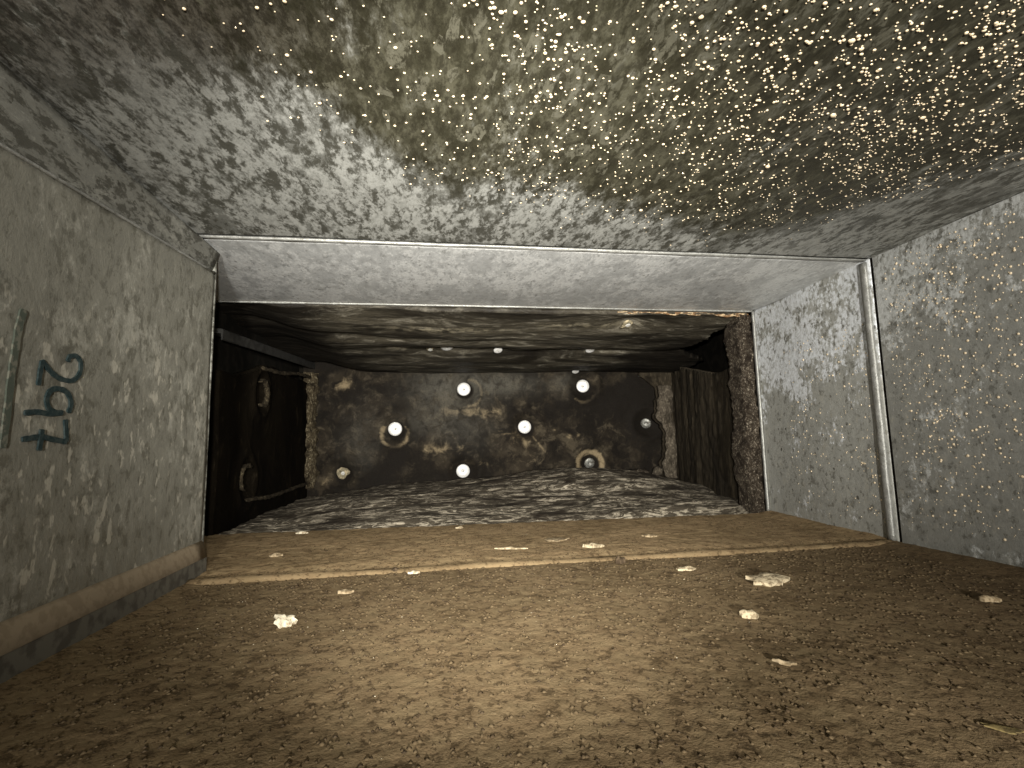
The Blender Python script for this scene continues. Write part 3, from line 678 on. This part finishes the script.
flake('paint_flake', 283, 623, .019, .017, .005, .6, M_flake_w, 'largest bright white chip, tilted up alone on the dust in front of the numbered wall', 1, (.45, .25), .003)
flake('paint_flake', 345, 592, .016, .010, .003, .1, M_flake_t, 'small dull tan chip on the dust, just this side of the seam ridge', 2)
flake('paint_flake', 768, 581, .048, .032, .005, .2, M_flake, 'widest flat cream chip of several lobes on the open dust', 3, (.1, 0), .001)
flake('paint_flake', 749, 615, .015, .011, .004, -.3, M_flake, 'small thick cream chip in front of the widest flat chip', 4, (.3, -.1))
flake('splinter', 785, 663, .015, .004, .002, -.75, M_flake_t, 'dull greyish splinter nearest to the open end', 5, (.2, 0), .001)
flake('splinter', 511, 551, .046, .006, .0022, -.25, M_flake, 'thin cream splinter lying beyond the seam ridge', 6)
flake('splinter', 592, 550, .040, .012, .004, .42, M_flake, 'thick bright splinter lying beyond the seam ridge', 7, (.1, .1))
flake('paint_flake', 557, 542, .040, .030, .002, .0, M_flake_t, 'thin faint tan flake close to the fibre mat, between the two splinters', 8)
flake('paint_flake', 650, 538, .026, .016, .003, -.4, M_flake_t, 'small tan flake beyond the seam ridge, nearest the side wall rib', 9)
flake('paint_flake', 686, 569, .026, .012, .003, -.1, M_flake, 'slim cream chip just this side of the seam ridge', 10)
flake('dirt_clod', 620, 563, .014, .010, .007, .5, M_lump, 'brown lump of dirt against the seam ridge', 11)
flake('paint_flake', 990, 601, .018, .010, .004, -.2, M_flake_t, 'reddish tan chip on the dust near the speckled side wall', 12)
flake('paint_flake', 1003, 727, .018, .008, .0010, -.7, M_flake_y, 'yellowish flake half sunk in dust at the corner of the view', 13)
flake('paint_flake', 276, 558, .018, .012, .003, .3, M_flake_t, 'small worn flake beyond the ridge, nearest the numbered wall', 14)
flake('paint_flake', 302, 535, .018, .009, .003, .1, M_flake_w, 'tiny white chip right at the front edge of the fibre mat', 15)
flake('paint_flake', 413, 573, .016, .006, .003, .1, M_flake_w, 'tiny white chip resting on the seam ridge', 16)
flake('paint_flake', 459, 530, .013, .006, .003, .1, M_flake, 'tiny cream speck near the front edge of the fibre mat', 17)
flake('dirt_clod', 395, 571, .010, .008, .004, .1, M_lump, 'tiny brown clod behind the white chip on the ridge', 18)

# loose grit on the dust: too many and too small to count
def scatter(name, pts, shape, mat, label, cat):
    V0, F0 = shape; nv = len(V0); V = []; Fq = []
    V0 = np.array(V0); F0 = [tuple(f) for f in F0]
    for k, (p, s, Rm) in enumerate(pts):
        V.append((V0*np.array(s)) @ Rm.T+np.array(p)); Fq += [tuple(i+k*nv for i in f) for f in F0]
    o = from_arrays(name, np.vstack(V), Fq, mat, None, True); tag(o, label, cat, kind='stuff'); return o
octv = [(1, 0, 0), (.3, .8, .1), (-.9, .2, 0), (-.1, -.9, .1), (0, .1, .8), (.1, 0, -.5)]; octf = [(0, 1, 4), (1, 2, 4), (2, 3, 4), (3, 0, 4), (1, 0, 5), (2, 1, 5), (3, 2, 5), (0, 3, 5)]
def rz(a): c, s = math.cos(a), math.sin(a); return np.array([[c, -s, 0], [s, c, 0], [0, 0, 1]])
def grit(n, smin, smax, seed):
    rnd = random.Random(seed); P = []
    for _ in range(n):
        x = rnd.uniform(XL+.02, XR-.01); y = rnd.uniform(.20, .93); s = rnd.uniform(smin, smax)*(.5+y)*(1 if y < YJ else .5)
        z = float(floor_z(np.array(x), np.array(y)))+(.003 if y > YJ else 0)
        P.append(((x, y, z+s*.05), (s, s*rnd.uniform(.5, 1), s*.6), rz(rnd.uniform(0, 6.3))))
    return P
G1 = grit(160, .0004, .0010, 3); G2 = grit(3200, .0009, .0023, 4); G3 = grit(9000, .0011, .0030, 6)
M_crumb = simple('brown_dust_crumb', (.105, .076, .042), .95, 0, (.055, .038, .021), 140, .001, .1)
go = scatter('grit', G1+G2+G3, (octv, octf), M_flake_w, 'brown dust crumbs, dark crumbs and a few pale grains scattered over the floor', 'grit')
go.data.materials.append(M_lump); go.data.materials.append(M_crumb)
go.data.polygons.foreach_set('material_index', [0]*(8*len(G1))+[1]*(8*len(G2))+[2]*(8*len(G3)))

# ------------------------------------------------------------------ condensation
dome = []; domf = []
for k, (r, h) in enumerate(((1, 0), (.94, .36), (.68, .70))):
    for i in range(8): a = 2*math.pi*(i+.5*k)/8; dome.append((r*math.cos(a), r*math.sin(a), h))
dome.append((0, 0, .88))
for k in range(2):
    for i in range(8): j = (i+1) % 8; domf.append((k*8+i, k*8+j, (k+1)*8+j, (k+1)*8+i))
for i in range(8): domf.append((16+i, 16+(i+1) % 8, 24))
rnd = random.Random(5); P = []
flipM = np.array([[1, 0, 0], [0, -1, 0], [0, 0, -1]])
N = 0
while N < 5200:
    x = rnd.uniform(-.28, XR-.004); y = .18+.45*rnd.random()
    e = float(wet_fn(np.array(x), np.array(y))); d = e*(1 if x > .08 else max(0.0, min(1, (x+.19)/.27))**1.2)*(.6+.6*min(1, max(0, x/.4)))
    d *= max(.12, min(1, (1.06-y/.60)))**1.2*(.35+.9*float(vnoise(x*28, y*28, 44)))
    if rnd.random() > d: continue
    N += 1
    s = .00050+.0010*rnd.random()**2.6*(1.15-y)
    if rnd.random() < .012: s *= 1.8
    P.append(((x, y, ZC+.0014*float(fbm(np.array(x*9), np.array(y*9), 3, 4))), (s*rnd.uniform(1, 1.35), s, s*.8), rz(rnd.uniform(-.6, .6)) @ flipM))
scatter('ceiling_droplets', P, (dome, domf), M_drop, 'beads of condensation glinting on the olive stained ceiling', 'water droplets')
P = []; wallM = np.array([[0, 0, -1], [0, 1, 0], [1, 0, 0]])
for _ in range(3200):
    y = .30+.32*rnd.random(); z = .03+.37*rnd.random()
    if rnd.random() > (.3+.7*float(vnoise(y*30, z*30, 9)))*(1.0 if z > .1 else .6)*(.45+.55*min(1, (.63-y)/.08)): continue
    s = .00055+.0012*rnd.random()**2.6
    P.append(((XR+.0012*float(fbm(np.array(y*8), np.array(z*8), 2, 61)), y, z), (s, s, s*.8), wallM))
for _ in range(220):
    y = .66+.20*rnd.random()**1.6; z = .02+.30*rnd.random(); s = .0008+.0009*rnd.random()**2
    P.append(((XR+.003+.017*float(sstep(.3, 1, (y-YJ+.006)/(YO-YJ+.006))), y, z), (s, s, s*.8), wallM))
scatter('wall_droplets', P, (dome, domf), M_drop, 'beads of condensation glinting on the side wall around the upright rib', 'water droplets')
